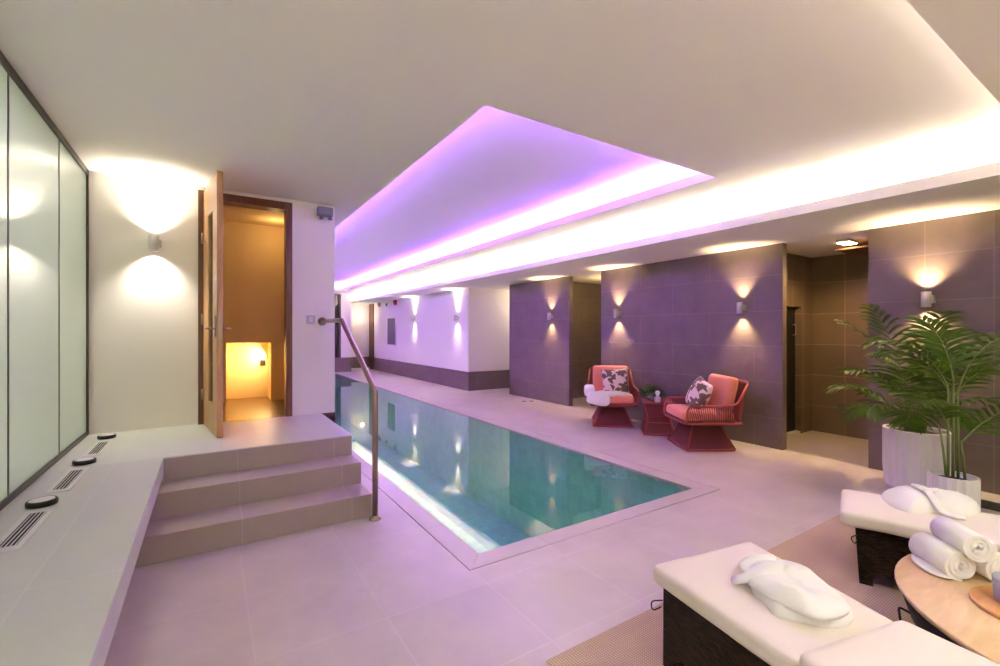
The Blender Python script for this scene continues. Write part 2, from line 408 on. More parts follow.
# platform with overhanging ledge
pf = MB()
pf.box(-1.0, -.265, YB, 4.0, .385, ZP, .004)
pf.box(-1.0, 1.048, 4.0, YD+.02, 0, ZP, .004)
struct(pf.build('floor_platform', M['ledge']), 'raised tiled platform and ledge before the glass wall', 'floor')
struct(MB().box(-1.0, -.50, YB, 4.0, 0, .385).build('wall_ledge', M['step']))
st = thing('stair_flight', 'flight of two tiled steps leading up to the raised platform', 'steps', (.3, 3.7, 0))
for (y0, z1) in ((3.72, .34), (3.43, .17)):
    MB().box(-.50, 1.048, y0, 4.0 if z1 > .2 else 3.72, 0, z1, .004).build('step', M['step'], st).matrix_parent_inverse = Matrix.Translation((-.3, -3.7, 0))
# riser of the platform in the step tile
MB().box(-.2649, 1.046, 3.998, 4.0, .34, .50).build('riser', M['step'], st).matrix_parent_inverse = Matrix.Translation((-.3, -3.7, 0))

# walls
def wall(name, mat, *boxes):
    m = MB()
    for b in boxes: m.box(*b)
    return struct(m.build(name, mat))
DX0, DX1, DZ = -.08, .75, 2.765   # door frame outer
wall('wall_door', M['white'], (-1.0, DX0, YD, YD+.14, ZP, ZC), (DX1, XP, YD, YD+.14, ZP, ZC), (DX0, DX1, YD, YD+.14, DZ, ZC))
wall('wall_left', M['white'], (XP-.14, XP, YD+.14, YE, .47, ZC))
wall('baseboard_left', M['dtB'], (XP-.15, XP+.004, YD+.0, YE, 0, .47), (1.048, XP+.004, YD, YD+.02, 0, .509))
wall('wall_glass_side', M['white'], (-1.15, -.93, YB, YD+.1, 0, .385))
# right hand tiled walls
TH = .095
wall('wall_right_near', M['dtC'], (XW, XW+TH, YB, 1.88, 0, ZS))
wall('wall_right_middle', M['dtB'], (XW, XW+TH, 2.71, 5.66, 0, ZS))
wall('wall_right_far', M['dtB'], (XW, XW+TH, 6.49, 8.50, 0, ZS))
wall('wall_shower_back', M['shw'], (7.22, 7.32, 1.0, 3.13, 0, ZS))
wall('wall_shower_side', M['shx'], (6.93, 7.22, 3.03, 3.13, 0, ZS), (5.8, 6.93, 3.03, 3.13, 1.745, ZS), (5.8, 6.2, 3.03, 3.13, 0, 1.745))
wall('wall_shower_near', M['shx'], (5.8, 7.32, .9, 1.0, 0, ZS))
dd = struct(MB().box(6.2, 6.93, 3.10, 3.13, .02, 1.745).build('door_1', M['dark']))
MB().box(6.885, 6.93, 3.022, 3.10, .0, 1.745).build('door_frame', M['shx'], dd)
MB().box(6.2, 6.93, 3.03, 3.12, 0, .03).build('door_sill', M['vent'], dd)
h = MB(); h.tube(arc_path([(6.80, 3.10, 1.50), (6.80, 3.05, 1.50), (6.80, 3.05, 1.36), (6.80, 3.10, 1.36)], .02), .008)
h.build('door_handle', M['steel'], dd)
wall('wall_nook_back', M['dtX'], (5.8, 8.0, 7.22, 7.32, 0, ZS))
wall('wall_nook_side', M['dtB'], (7.9, 8.0, 5.0, 7.3, 0, ZS))
wall('wall_return', M['white'], (5.2, 8.0, 9.47, 9.57, .45, ZS+.02))
wall('baseboard_return', M['dtX'], (5.3, 8.0, 9.462, 9.58, 0, .45))
wall('wall_far_side', M['white'], (5.2, 5.3, 9.57, 17.0, .45, ZS+.02))
wall('baseboard_far_side', M['dtB'], (5.192, 5.3, 9.462, 16.85, 0, .45))
# far end: pier, recess with doorway, glazed door
wall('wall_far', M['white'], (3.92, 4.27, YE, YE+.9, .50, ZC), (XP-.2, 3.92, YE, YE+.1, 2.72, ZC+.3), (4.27, 5.3, YE, YE+.1, 2.50, ZC+.3), (4.27, 5.3, 17.25, 17.35, .46, 2.6))
wall('baseboard_far', M['dtX'], (XP, 4.275, YE-.006, YE+.95, 0, .50), (4.27, 5.3, 17.24, 17.35, 0, .46))
wall('trim_1', M['white'], (4.27, 5.2, 17.16, 17.24, 0, .05))
fd = struct(MB().box(5.16, 5.24, 16.75, 17.24, 0, ZS+.03).build('door_2', M['frame']))
w9 = bpy.data.objects.new('window_9', None); COL.objects.link(w9); struct(w9)
MB().box(XP, 3.86, YE+.06, YE+.08, .5, 2.70).build('pane', M['darkglass'], w9)
f9 = MB(); f9.box(3.84, 3.92, YE, YE+.1, .5, 2.72); f9.box(XP, 3.84, YE, YE+.1, 2.66, 2.72)
f9.build('window_frame', M['bronze'], w9)
# room behind the camera
wall('wall_back', M['white'], (-1.0, 8.0, YB-.1, YB, 0, ZC))
wall('wall_outer', M['dtB'], (8.0, 8.1, YB, 17.6, 0, ZS+.1), )
# ceiling
cl = MB()
RX0, RX1, RY0, RY1 = 1.44, 3.874, 2.405, 15.75
LIP = .092
YC = .38
cl.box(-1.15, RX0, YC, YE+.1, ZC, ZC+LIP); cl.box(RX0, RX1, YC, RY0, ZC, ZC+LIP)
cl.box(RX1, 4.60, YC, YE+.1, ZC, ZC+LIP); cl.box(RX0, RX1, RY1, YE+.1, ZC, ZC+LIP)
ceil = struct(cl.build('ceiling', M['ceil']), 'smooth pale ceiling with a sunken rectangular light recess over the pool', 'ceiling')
rc = MB(); o = .25; ZT = 3.06
rc.box(RX0-o-.03, RX0-o, RY0-o, RY1+o, ZC+LIP, ZT); rc.box(RX1+o, RX1+o+.03, RY0-o, RY1+o, ZC+LIP, ZT)
rc.box(RX0-o, RX1+o, RY0-o-.03, RY0-o, ZC+LIP, ZT); rc.box(RX0-o, RX1+o, RY1+o, RY1+o+.03, ZC+LIP, ZT)
rc.box(RX0-o-.03, RX1+o+.03, RY0-o-.03, RY1+o+.03, ZT, ZT+.05)
struct(rc.build('ceiling_recess', M['cove']), 'recess above the pool washed by purple light', 'ceiling')
sf = MB()
LX = 4.47; LY = .515; LZ = 2.548
sf.box(LX, 8.1, YB, 17.6, ZS, ZS+.03); sf.box(-1.15, LX, YB, LY, ZS, ZS+.03)
sf.box(LX, LX+.025, LY, YE, ZS+.03, LZ); sf.box(-1.15, LX+.025, LY-.025, LY, ZS+.03, LZ)
struct(sf.build('ceiling_soffit', M['ceil']), 'lower soffit along the tiled wall with a glowing light trough', 'ceiling')
tr = MB()
tr.box(4.57, 4.60, .415, YE, ZS+.03, ZC); tr.box(-1.15, 4.60, .385, .415, ZS+.03, ZC)
struct(tr.build('ceiling_trough', M['cove']), 'white inside of the light trough', 'ceiling')
def strip(x0, x1, y0, y1, z, mat, parent):
    MB().box(x0, x1, y0, y1, z-.004, z).build('led_strip', mat, parent)
strip(4.503, 4.533, .55, YE-.1, ZS+.05, M['led_warm'], ceil)
strip(-.8, 4.5, .435, .465, ZS+.05, M['led_soft'], ceil)
q = .09
strip(RX1+q, RX1+q+.03, RY0, RY1, ZC+LIP+.02, M['led_purple'], ceil)
strip(RX0-q-.03, RX0-q, RY0, RY1, ZC+LIP+.02, M['led_purple'], ceil)
strip(RX0, RX1, RY0-q-.03, RY0-q, ZC+LIP+.02, M['led_purple'], ceil)
strip(RX0, RX1, RY1+q, RY1+q+.03, ZC+LIP+.02, M['led_purple'], ceil)

# glass wall
edges = [YD-.03, 4.357, 3.39, 2.42, 1.45, .48, -.49, -1.46, -2.43]
for i in range(len(edges)-1):
    y1, y0 = edges[i], edges[i+1]
    w = bpy.data.objects.new('window_%d' % (i+1), None); COL.objects.link(w); struct(w)
    MB().box(XG-.012, XG, y0+.008, y1-.008, ZP+.03, ZC-.04).build('pane', M['glass'], w)
    MB().box(XG-.03, XG+.012, y0, y1, ZP, ZP+.035).build('bottom_rail', M['bronze'], w)
    MB().box(XG-.03, XG+.012, y0, y1, ZC-.05, ZC).build('top_rail', M['bronze'], w)
    MB().box(XG-.016, XG+.003, y0-.008, y0+.008, ZP+.03, ZC-.04).build('mullion', M['bronze'], w)
    if i == 0: MB().box(XG-.03, XG+.012, y1-.012, y1+.03, ZP, ZC).build('jamb', M['bronze'], w)
# light well outside the glass
wall('wall_lightwell', M['white'], (-2.3, -2.2, YB, YD+.2, 0, 3.4), (-2.3, -.93, YD+.1, YD+.2, 0, 3.4), (-2.3, -.93, YB-.1, YB, 0, 3.4), (-2.3, -.93, YB, YD+.2, .3, .4))

# ------------------------------------------------------------------ pool
pl = thing('swimming_pool', 'long rectangular turquoise pool sunk in the tiled deck', 'pool', (2.5, 9, 0))
def inpool(o): o.matrix_parent_inverse = Matrix.Translation((-2.5, -9, 0)); return o
cp = MB(); ix0, ix1, iy0, iy1 = 1.44, 3.65, 2.487, 15.9
g = .006
ox0, ox1, oy0, oy1 = px0+g, px1-g, py0+g, py1-g
for poly in ([(ox0, oy0), (ox1, oy0), (ix1, iy0), (ix0, iy0)], [(ox1, oy0), (ox1, oy1), (ix1, iy1), (ix1, iy0)],
             [(ox1, oy1), (ox0, oy1), (ix0, iy1), (ix1, iy1)], [(ox0, oy1), (ox0, oy0), (ix0, iy0), (ix0, iy1)]):
    c = Vector((sum(p[0] for p in poly)/4, sum(p[1] for p in poly)/4))
    cp.prism([(p[0]+(.0012 if p[0] < c.x else -.0012), p[1]+(.0012 if p[1] < c.y else -.0012)) for p in poly], 'z', -.04, 0)
M['coping'] = tile('coping_tile', FLC, lin(158, 146, 142), .9, .9, 'X', 'Y', 1.9, 2.1, offset=0, rough=.33, var=.07, msize=.002, nscale=1.6, tvar=.02)
inpool(cp.build('coping', M['coping'], pl))
sl = MB(); sl.box(px0, px1, py0, py0+.08, -.06, -.03); sl.box(px0, px1, py1-.08, py1, -.06, -.03)
sl.box(px0, px0+.08, py0+.08, py1-.08, -.06, -.03); sl.box(px1-.08, px1, py0+.08, py1-.08, -.06, -.03)
inpool(sl.build('drain_slot', M['slot'], pl))
bs = MB(); D = -1.35
bs.box(ix0-.1, ix1+.1, iy0-.1, iy1+.1, D-.05, D)
inpool(bs.build('basin_floor', M['pool'], pl))
bw = MB()
bw.box(ix0-.1, ix0, iy0-.1, iy1+.1, D, -.035); bw.box(ix1, ix1+.1, iy0-.1, iy1+.1, D, -.035)
bw.box(ix0, ix1, iy0-.1, iy0, D, -.035); bw.box(ix0, ix1, iy1, iy1+.1, D, -.035)
inpool(bw.build('basin_wall', M['poolw'], pl))
M['poolfill'] = emit('pool_fill_lens', (.9, 1, .96, 1), 2)
for y in (4.0, 7.0, 10.0, 13.0):  # added underwater lights, out of view, to brighten the basin
    u = MB(); u.lathe([(0, 0), (.12, 0), (.12, .015), (.10, .02), (0, .02)], (ix0, y, -.55), 28, Matrix.Rotation(PI/2, 4, 'Y'))
    u = inpool(u.build('pool_fill', M['steel'], pl))
    lm = MB().lathe([(0, .0205), (.095, .0205), (.09, .024), (0, .024)], (ix0, y, -.55), 28, Matrix.Rotation(PI/2, 4, 'Y')).build('lamp_lens', M['poolfill'], u)  # glowing lens of the added underwater light
    l = bpy.data.lights.new('pool_fill_beam', 'SPOT'); l.energy = 4.5; l.color = (.9, 1, .96); l.spot_size = math.radians(165); l.spot_blend = 1; l.shadow_soft_size = .08
    ob = bpy.data.objects.new('pool_fill_beam', l); COL.objects.link(ob); ob.parent = pl; ob.matrix_parent_inverse = Matrix.Translation((-2.5, -9, 0))
    ob.location = (ix0+.06, y, -.55); ob.rotation_euler = (0, math.radians(-80), 0)
wt = MB(); wt.face([(ix0, iy0, -.012), (ix1, iy0, -.012), (ix1, iy1, -.012), (ix0, iy1, -.012)])
inpool(wt.build('water', M['water'], pl))

# ------------------------------------------------------------------ door and stairwell
dr = struct(bpy.data.objects.new('door_3', None), 'tall oak door standing open into the pool room', 'door'); COL.objects.link(dr)
fr = MB(); fw = .042
fr.box(DX0, DX0+fw, YD-.012, YD+.15, ZP, DZ); fr.box(DX1-fw-.016, DX1, YD-.012, YD+.15, ZP, DZ); fr.box(DX0+fw, DX1-fw-.016, YD-.012, YD+.15, DZ-.078, DZ)
fr.build('door_frame', M['frame'], dr)
hx, hy = -.035, YD-.02; ex, ey = .062, 4.475
ang = math.atan2(ey-hy, ex-hx); L = math.hypot(ex-hx, ey-hy); th = .046
DM = T(hx, hy, 0, 0, 0, ang)     # local x along the leaf, y = +th is the room-right side
lf = MB(); s0, s1, v0, v1 = .40*L, .72*L, .77, 2.46; zb, zt = ZP+.006, 2.752
lf.box(0, s0, 0, th, zb, zt, M=DM); lf.box(s1, L, 0, th, zb, zt, M=DM)
lf.box(s0, s1, 0, th, zb, v0, M=DM); lf.box(s0, s1, 0, th, v1, zt, M=DM)
leaf = lf.build('door_leaf', M['oak'], dr)
MB().box(s0, s1, .016, .030, v0, v1, M=DM).build('glass_slot', M['darkglass'], leaf)
hd = MB()
for sgn in (-1, 1):
    y0 = -.002 if sgn < 0 else th+.002
    hd.tube([DM @ Vector((L-.07, y0, 1.43)), DM @ Vector((L-.07, y0+sgn*.055, 1.43)), DM @ Vector((L-.19, y0+sgn*.06, 1.43))], .009)
    hd.box(L-.095, L-.045, min(y0, y0+sgn*.008), max(y0, y0+sgn*.008), 1.36, 1.54, .003, M=DM)
hd.build('door_handle', M['steel'], leaf)
MB().box(L-.001, L+.003, .010, th-.010, 1.33, 1.56, M=DM).build('lock_plate', M['steel'], leaf)
for z in (.80, 1.52, 2.30):
    hg = MB(); hg.tube([(hx-.012, hy-.012, z-.05), (hx-.012, hy-.012, z+.05)], .009); hg.box(hx-.014, hx+.01, hy-.006, hy+.01, z-.05, z+.05)
    hg.build('hinge', M['steel'], dr)
# stairwell behind the door
SX0, SX1, SY = -.45, .87, 6.60
wall('wall_stair', M['amberwall'], (SX0-.1, SX0, YD+.14, 7.4, ZP, ZC+.1), (SX1, SX1+.1, YD+.14, 7.4, ZP, ZC+.1),
     (SX0, .19, SY, SY+.06, ZP, ZC), (.692, SX1, SY, SY+.06, ZP, ZC), (.19, .692, SY, SY+.06, 1.262, ZC), (SX0, SX1, 7.0, 7.1, ZP, ZC),
     (.692, .73, SY+.06, 7.0, ZP, 1.3), (.15, .19, SY+.06, 7.0, ZP, 1.3), (.19, .692, SY+.06, 7.0, 1.262, 1.3))
wall('ceiling_stair', M['amberwall'], (SX0-.1, SX1+.1, YD+.14, 7.1, ZC-.02, ZC+.06))
wall('floor_stair', M['parquet'], (SX0-.1, SX1+.1, YD+.02, 7.1, ZP-.05, ZP))
sk = MB().box(.605, .665, 6.975, 7.0, .94, 1.02, .003)
tag(sk.build('wall_socket', M['black']), 'small black box on the bright wall seen through the open door', 'socket')

# handrail
rl = thing('handrail', 'stainless steel handrail from the wall down beside the tiled steps', 'handrail', (1.05, 3.365, 0))
def inrail(o): o.matrix_parent_inverse = Matrix.Translation((-1.05, -3.365, 0)); return o
inrail(MB().tube(arc_path([(1.052, YD, 1.515), (1.052, 4.373, 1.512), (1.052, 3.365, .963), (1.052, 3.365, 0)], .03, 5), .0215, 14).build('rail', M['steel'], rl))
inrail(MB().lathe([(0, 0), (.045, 0), (.045, .008), (.024, .018), (.024, .03), (0, .03)], (1.052, 3.365, 0)).build('floor_flange', M['steel'], rl))
inrail(MB().lathe([(0, 0), (.045, 0), (.045, .010), (.026, .02), (.026, .03), (0, .03)], (1.052, YD, 1.515), M=Matrix.Rotation(PI/2, 4, 'X')).build('wall_flange', M['steel'], rl))

# ------------------------------------------------------------------ wall lamps
def spot(x, y, z, up, parent, e, size=118, blend=.75, col=WARM[:3], tilt=(0, 0)):
    l = bpy.data.lights.new('beam', 'SPOT'); l.energy = e; l.color = col; l.spot_size = math.radians(size); l.spot_blend = blend; l.shadow_soft_size = .02
    ob = bpy.data.objects.new('beam_up' if up else 'beam_down', l); COL.objects.link(ob)
    ob.parent = parent; ob.location = (x, y, z); ob.rotation_euler = (PI if up else 0, 0, 0)
def wall_lamp(loc, rotz, label, e, group='up and down wall lamps', size=125, col=WARM[:3]):
    """local: wall plane at y = 0, the room in -y"""
    t = thing('wall_lamp', label, 'lamp', loc, rotz, group)
    b = MB(); R = .037; cy = -.075
    b.lathe([(.030, -.028), (.0335, -.072), (R, -.072), (R, .072), (.0335, .072), (.030, .028)], (0, cy, 0), 24)
    b.build('shade', M['alu'], t)
    MB().box(.012, .052, -.072, -.0, -.035, .04, .004).build('bracket', M['alu'], t)
    MB().lathe([(0, -.034), (.0295, -.034), (.0295, -.030), (0, -.030)], (0, cy, 0), 20).build('lens', M['lens'], t)
    MB().lathe([(0, .030), (.0295, .030), (.0295, .034), (0, .034)], (0, cy, 0), 20).build('lens', M['lens'], t)
    spot(0, cy, .046, True, t, e, size, 1, col); spot(0, cy, -.046, False, t, e, size, 1, col)
    return t
wall_lamp((-.415, YD, 2.205), 0, 'silver cylinder wall lamp on the white wall beside the open door', 15, size=118, col=(1, .93, .83))
R9 = -PI/2
for (y, lab) in ((1.415, 'silver cylinder wall lamp above the potted palms'), (3.18, 'silver cylinder wall lamp on the dark tiles above the right terracotta chair'),
                 (5.25, 'silver cylinder wall lamp on the dark tiles above the towel-draped chair'), (6.99, 'silver cylinder wall lamp on the narrow dark tiled wall beyond the chairs')):
    wall_lamp((XW, y, 1.705), R9, lab, 20 if y > 2 else 24, size=84 if y > 2 else 108)
wall_lamp((5.2, 10.0, 1.75), R9, 'wall lamp on the white wall over the pool, nearer the dark tiled walls', 14, size=80, col=(1, .88, .74))
wall_lamp((5.2, 12.78, 1.80), R9, 'wall lamp on the white wall over the pool, nearer the dark louvre panel', 14, size=80, col=(1, .88, .74))

# ------------------------------------------------------------------ small fixtures
def flush(cx, cy, label):
    v = thing('floor_vent', label, 'vent', (cx, cy, ZP), 0, 'floor vents along the glass wall')
    f = MB(); hw, hl = .052, .262; iw, il = .030, .215
    f.box(-hw, -iw, -hl, hl, 0, .003); f.box(iw, hw, -hl, hl, 0, .003); f.box(-iw, iw, -hl, -il, 0, .003); f.box(-iw, iw, il, hl, 0, .003)
    f.build('vent_frame', M['vent'], v)
    MB().box(-iw, iw, -il, il, 0, .001).build('vent_back', M['ventdark'], v)
    s = MB()
    for k in range(4): s.box(-iw+.0075+.015*k-.002+.0015, -iw+.0075+.015*k+.0035, -il, il, .001, .003)
    s.build('slat', M['vent'], v)
for (cx, cy, lab) in ((-.70, 2.895, 'nearest of the three slotted floor vents along the glass wall'), (-.705, 3.715, 'slotted floor vent between the two round floor lights nearest the camera'),
                      (-.705, 4.60, 'slotted floor vent closest to the white door wall')):
    flush(cx, cy, lab)
for (cx, cy, lab) in ((-0.720, 3.245, 'round black rimmed floor light beyond the nearest vent'), (-0.705, 4.115, 'middle round black rimmed floor light along the glass wall'),
                      (-0.715, 4.99, 'round black rimmed floor light closest to the white door wall')):
    t = thing('floor_light', lab, 'light', (cx, cy, ZP), 0, 'round floor lights along the glass wall')
    MB().lathe([(0, 0), (.060, 0), (.062, .018), (.059, .026), (.051, .028), (.051, .022), (0, .022)], n=40).build('rim', M['puck'], t)
    MB().lathe([(0, .0221), (.0505, .0221), (.050, .027), (.03, .031), (0, .032)], n=40).build('lens', M['plast'], t)
# light switch, emergency light
t = thing('light_switch', 'square white light switch on the wall right of the door', 'switch', (.935, YD, 1.535))
MB().box(-.045, .045, -.010, 0, -.045, .045, .003).build('plate', M['grey2'], t); MB().box(-.018, .018, -.014, -.008, -.03, .03, .002).build('rocker', M['plast'], t)
t = thing('emergency_light', 'grey twin-lamp box high on the wall right of the door', 'light', (1.075, YD, 2.705))
MB().box(-.082, .075, -.09, -.012, -.045, .05, .008).build('housing', M['grey'], t)
MB().box(-.05, .05, -.012, 0, -.03, .062).build('bracket', M['grey'], t)
for x in (-.04, .052): MB().lathe([(.012, .0), (.02, -.012), (.022, -.034), (0, -.034)], (x, -.05, -.044), 16).build('spot_head', M['grey'], t)
# far wall fittings (x = 5.2)
t = thing('wall_panel', 'dark recessed louvre panel on the far purple-lit wall', 'panel', (5.2, 14.8, 1.42))
p = MB(); p.box(-.02, 0, -.40, .40, -.47, .47); p.build('backing', M['panel'], t)
p = MB(); p.box(-.03, 0, -.42, -.38, -.48, .48); p.box(-.03, 0, .38, .42, -.48, .48); p.box(-.03, 0, -.38, .38, .44, .48); p.box(-.03, 0, -.38, .38, -.48, -.44); p.build('frame', M['plast'], t)
t = thing('fire_sounder', 'round red fire sounder high on the far white wall', 'alarm', (5.2, 14.40, 2.37))
MB().lathe([(0, 0), (.10, 0), (.10, .03), (.085, .07), (.05, .085), (0, .085)], M=Matrix.Rotation(-PI/2, 4, 'Y'), n=28).build('sounder', M['red'], t)
t = thing('camera_dome', 'small dark dome camera high on the far white wall', 'camera', (5.2, 15.2, 2.34))
MB().lathe([(0, 0), (.06, 0), (.06, .03), (0, .03)], M=Matrix.Rotation(-PI/2, 4, 'Y'), n=20).build('mount', M['plast'], t)
MB().lathe([(.055, .03), (.05, .06), (.03, .08), (0, .085)], M=Matrix.Rotation(-PI/2, 4, 'Y'), n=20).build('dome', M['black'], t)
t = thing('smoke_detector', 'grey sensor high on the far white wall near the brown door frame', 'sensor', (5.2, 16.1, 2.42))
MB().lathe([(0, 0), (.12, 0), (.12, .03), (.08, .06), (0, .065)], M=Matrix.Rotation(-PI/2, 4, 'Y'), n=24).build('sensor', M['grey'], t)
t = thing('floor_drain', 'small slotted drain in the deck by the narrow tiled wall', 'drain', (5.42, 7.39, 0), -.5)
MB().box(-.14, .14, -.07, .07, 0, .004).build('drain_frame', M['vent'], t)
s = MB()
for k in (-.07, .07): s.box(k-.05, k+.05, -.05, .05, .004, .006)
s.build('drain_grate', M['slot'], t)
# shower head and lamp
t = thing('shower_head', 'square dark rain shower head under the shower ceiling', 'shower head', (6.53, 2.13, 2.36))
MB().box(-.27, .27, -.25, .25, 0, .02, .004).build('head', M['frame'], t); MB().tube([(0, 0, .02), (0, 0, .1)], .02).build('pipe', M['frame'], t)
t = thing('ceiling_light', 'small glowing ceiling light above the shower', 'light', (6.20, 2.24, ZS))
MB().box(-.12, .12, -.07, .07, -.03, 0, .006).build('housing', M['alu'], t); MB().box(-.105, .105, -.06, .06, -.036, -.028, .002).build('diffuser', M['lens_amb'], t)
# dark slab on the floor by the wall
tag(MB().box(-.10, .12, -.9, .30, 0, .012, .003).build('floor_slab', M['slate'], loc=(5.28, .9, 0)), 'dark glossy strip on the floor along the wall behind the white pots', 'floor strip')

# ------------------------------------------------------------------ rug
tag(MB().box(0, 3.6, -3.6, 0, 0, .008, .003).build('rug', M['rug'], loc=(1.206, 1.515, 0)), 'beige woven rug under the two loungers and the round table', 'rug')

# ------------------------------------------------------------------ loungers
def lounger(label, loc, rotz, cx0, cx1, cy, split, lift, bx0, bx1, taper=0):
    """local: x across from the left edge of the frame, the foot end at y = 0, the length running to -y"""
    t = thing('sun_lounger', label, 'lounger', loc, rotz, 'wicker sun loungers on the rug')
    W, LN, HT = .52, 1.75, .322
    def panel(a, b, fixed, axis):
        # arched panel between a and b; slightly flared
        ln = b-a; leg = .065; top = HT
        poly = [(a, .045), (a, top), (b, top), (b, .045), (b-leg, .045), (b-leg-.03, .075), (a+leg+.03, .075), (a+leg, .045)]
        m = MB(); m.prism(poly, axis, fixed, fixed+.025); return m
    def flare(o, k=.02):
        for v in o.data.vertices:
            f = (v.co.z-HT)/HT
            v.co.x -= f*-k*(1 if v.co.x < W/2 else -1)*1.0; v.co.y -= f*k*(1 if v.co.y > -LN/2 else -1)*-1.0
        return o
    for fx in (0, W-.025): flare(panel(-LN, 0, fx, 'x').build('side_panel', M['wick'], t))
    for fy in (-.025, -LN): flare(panel(.0255, W-.0255, fy, 'y').build('end_panel', M['wick'], t))
    for (x, y) in ((0, -.06), (W-.06, -.06), (0, -LN), (W-.06, -LN)):
        flare(MB().box(x, x+.06, y, y+.06, 0, .10).build('leg', M['wick'], t))
    MB().box(.02, W-.02, -LN+.02, -.02, HT-.03, HT).build('deck', M['wick'], t)
    hx, hy = (cx1-cx0)/2, (split)/2
    c = MB().cushion(hx, hy, .040, .027, .06, T((cx0+cx1)/2, cy-hy, HT+.040), 16, .004, 3)
    sc = c.build('seat_cushion', M['cream'], t); xm = (cx0+cx1)/2
    for v in sc.data.vertices:
        if v.co.x > xm: v.co.x -= taper*(v.co.x-xm)/hx*max(0, (cy-v.co.y)/split)
    hb = .55
    c = MB().cushion((bx1-bx0)/2, hb, .040, .027, .08, T((bx0+bx1)/2, cy-split, HT+.052, lift, 0, math.radians(-2) if taper else 0) @ Matrix.Translation((0, -hb, .042)), 16, .004, 9)
    c.build('backrest_cushion', M['cream'], t)
    MB().tube([(-.03, -.06, HT+.055), (-.012, -.10, HT+.03), (-.010, -.14, HT-.012)], .006, 6).build('tie_strap', M['strap'], t)
    MB().tube(arc_path([(-.012, -.01, HT-.06), (-.05, .02, HT-.07), (-.06, .0, HT-.10), (-.02, -.01, HT-.085)], .02), .003, 6).build('tie_loop', M['strap'], t)
    return t
lounger('dark wicker lounger nearest the pool, cream cushion with a robe on it', (1.625, 1.245, .008), math.radians(-10.5), -.036, .555, .035, .66, -.03, -.065, .425, .078)
lounger('dark wicker lounger beside the white pots with a tied towel bundle on it', (3.05, 1.065, .008), math.radians(19.5), -.089, .388, .066, 1.0, -.12, -.089, .388)

# robes
def blob(mb, outline, z0, hgt, p=2.2, rings=9, sub=5, wob=.01, seed=0, ridge=None):
    """soft mound over a smooth closed outline"""
    P = [Vector(q) for q in outline]; n = len(P); pts = []
    for i in range(n):
        a, b, c, d = P[i-1], P[i], P[(i+1) % n], P[(i+2) % n]
        for k in range(sub):
            t = k/sub
            pts.append(.5*((2*b)+(c-a)*t+(2*a-5*b+4*c-d)*t*t+(3*b-a-3*c+d)*t**3))
    cen = sum(pts, Vector((0, 0)))/len(pts)
    R = []
    for r in range(rings+1):
        s = math.cos(r/rings*PI/2) if r < rings else 0
        R.append([])
        for q in (pts if s else pts[:1]):
            u = cen+(q-cen)*s
            z = z0+hgt*(max(0, 1-s**p))**(1/p)
            if r: 
                z += wob*noise.noise(Vector((u.x*9+seed, u.y*9, 0)))*(1-s*s)+wob*.6*noise.noise(Vector((u.x*24+seed, u.y*24, 4)))*(1-s*s)
            if ridge: z += ridge(u)*(1-s**4)
            R[-1].append(mb.bm.verts.new((u.x, u.y, z)))
    for A, B in zip(R, R[1:]):
        for j in range(len(A)):
            q = [A[j], A[(j+1) % len(A)], B[(j+1) % len(B)], B[j % len(B)]] if len(B) > 1 else [A[j], A[(j+1) % len(A)], B[0]]
            f = mb.bm.faces.new(q); f.smooth = True
    f = mb.bm.faces.new(R[0][::-1])
    return mb
def flat_tube(mb, path, ws, hs, n=12):
    P = [Vector(p) for p in path]; rings = []
    for i, p in enumerate(P):
        t = (P[min(i+1, len(P)-1)]-P[max(i-1, 0)]).normalized(); sd = t.cross(Vector((0, 0, 1))).normalized(); up = sd.cross(t)
        rings.append([mb.bm.verts.new(p+sd*ws[i]*math.cos(2*PI*j/n)+up*hs[i]*math.sin(2*PI*j/n)) for j in range(n)])
    for A, B in zip(rings, rings[1:]):
        for j in range(n):
            f = mb.bm.faces.new([A[j], A[(j+1) % n], B[(j+1) % n], B[j]]); f.smooth = True
    mb.bm.faces.new(rings[0][::-1]); mb.bm.faces.new(rings[-1])
    return mb
CZ = .008+.322+.082
t = thing('folded_robe', 'white towelling robe folded into a long bundle on the nearest lounger', 'robe', (0, 0, 0))
ro = MB()
blob(ro, [(1.735, .93), (1.705, .875), (1.66, .81), (1.69, .75), (1.725, .70), (1.775, .66), (1.84, .65), (1.90, .67), (1.95, .74), (1.99, .81), (2.03, .88), (2.01, .96), (1.93, 1.0), (1.83, .985)], CZ-.008, .075, 2.6, 12, 6, .010, 3)
ro.build('body', M['terry'], t)
def rdg(u): return .010*math.sin((u.x-.35*u.y)*62)*max(0, 1-abs(u.y-.74)*6)
fo = MB(); blob(fo, [(1.735, .95), (1.70, .89), (1.685, .83), (1.682, .768), (1.688, .705), (1.735, .668), (1.83, .655), (1.885, .70), (1.945, .79), (1.995, .87), (1.975, .95), (1.87, .99)], CZ+.034, .052, 2.6, 12, 6, .028, 11, rdg)
fo.build('front_fold', M['terry'], t)
SL = arc_path([(1.86, .87, CZ+.078), (1.79, .905, CZ+.078), (1.745, .945, CZ+.05), (1.730, 1.00, CZ+.016)], .06, 5)
flat_tube(MB(), SL, [.040-.013*i/len(SL) for i in range(len(SL))], [.026-.013*i/len(SL) for i in range(len(SL))]).build('sleeve', M['terry'], t)
CLP = arc_path([(1.95, .955, CZ+.06), (1.89, 1.01, CZ+.055), (1.835, 1.02, CZ+.035), (1.815, .985, CZ+.03), (1.85, .96, CZ+.05)], .04, 4)
flat_tube(MB(), CLP, [.022]*len(CLP), [.014]*len(CLP)).build('collar', M['terry'], t)
t = thing('towel_bundle', 'white towel bundle tied in the middle on the lounger by the pots', 'towel')
bu = MB()
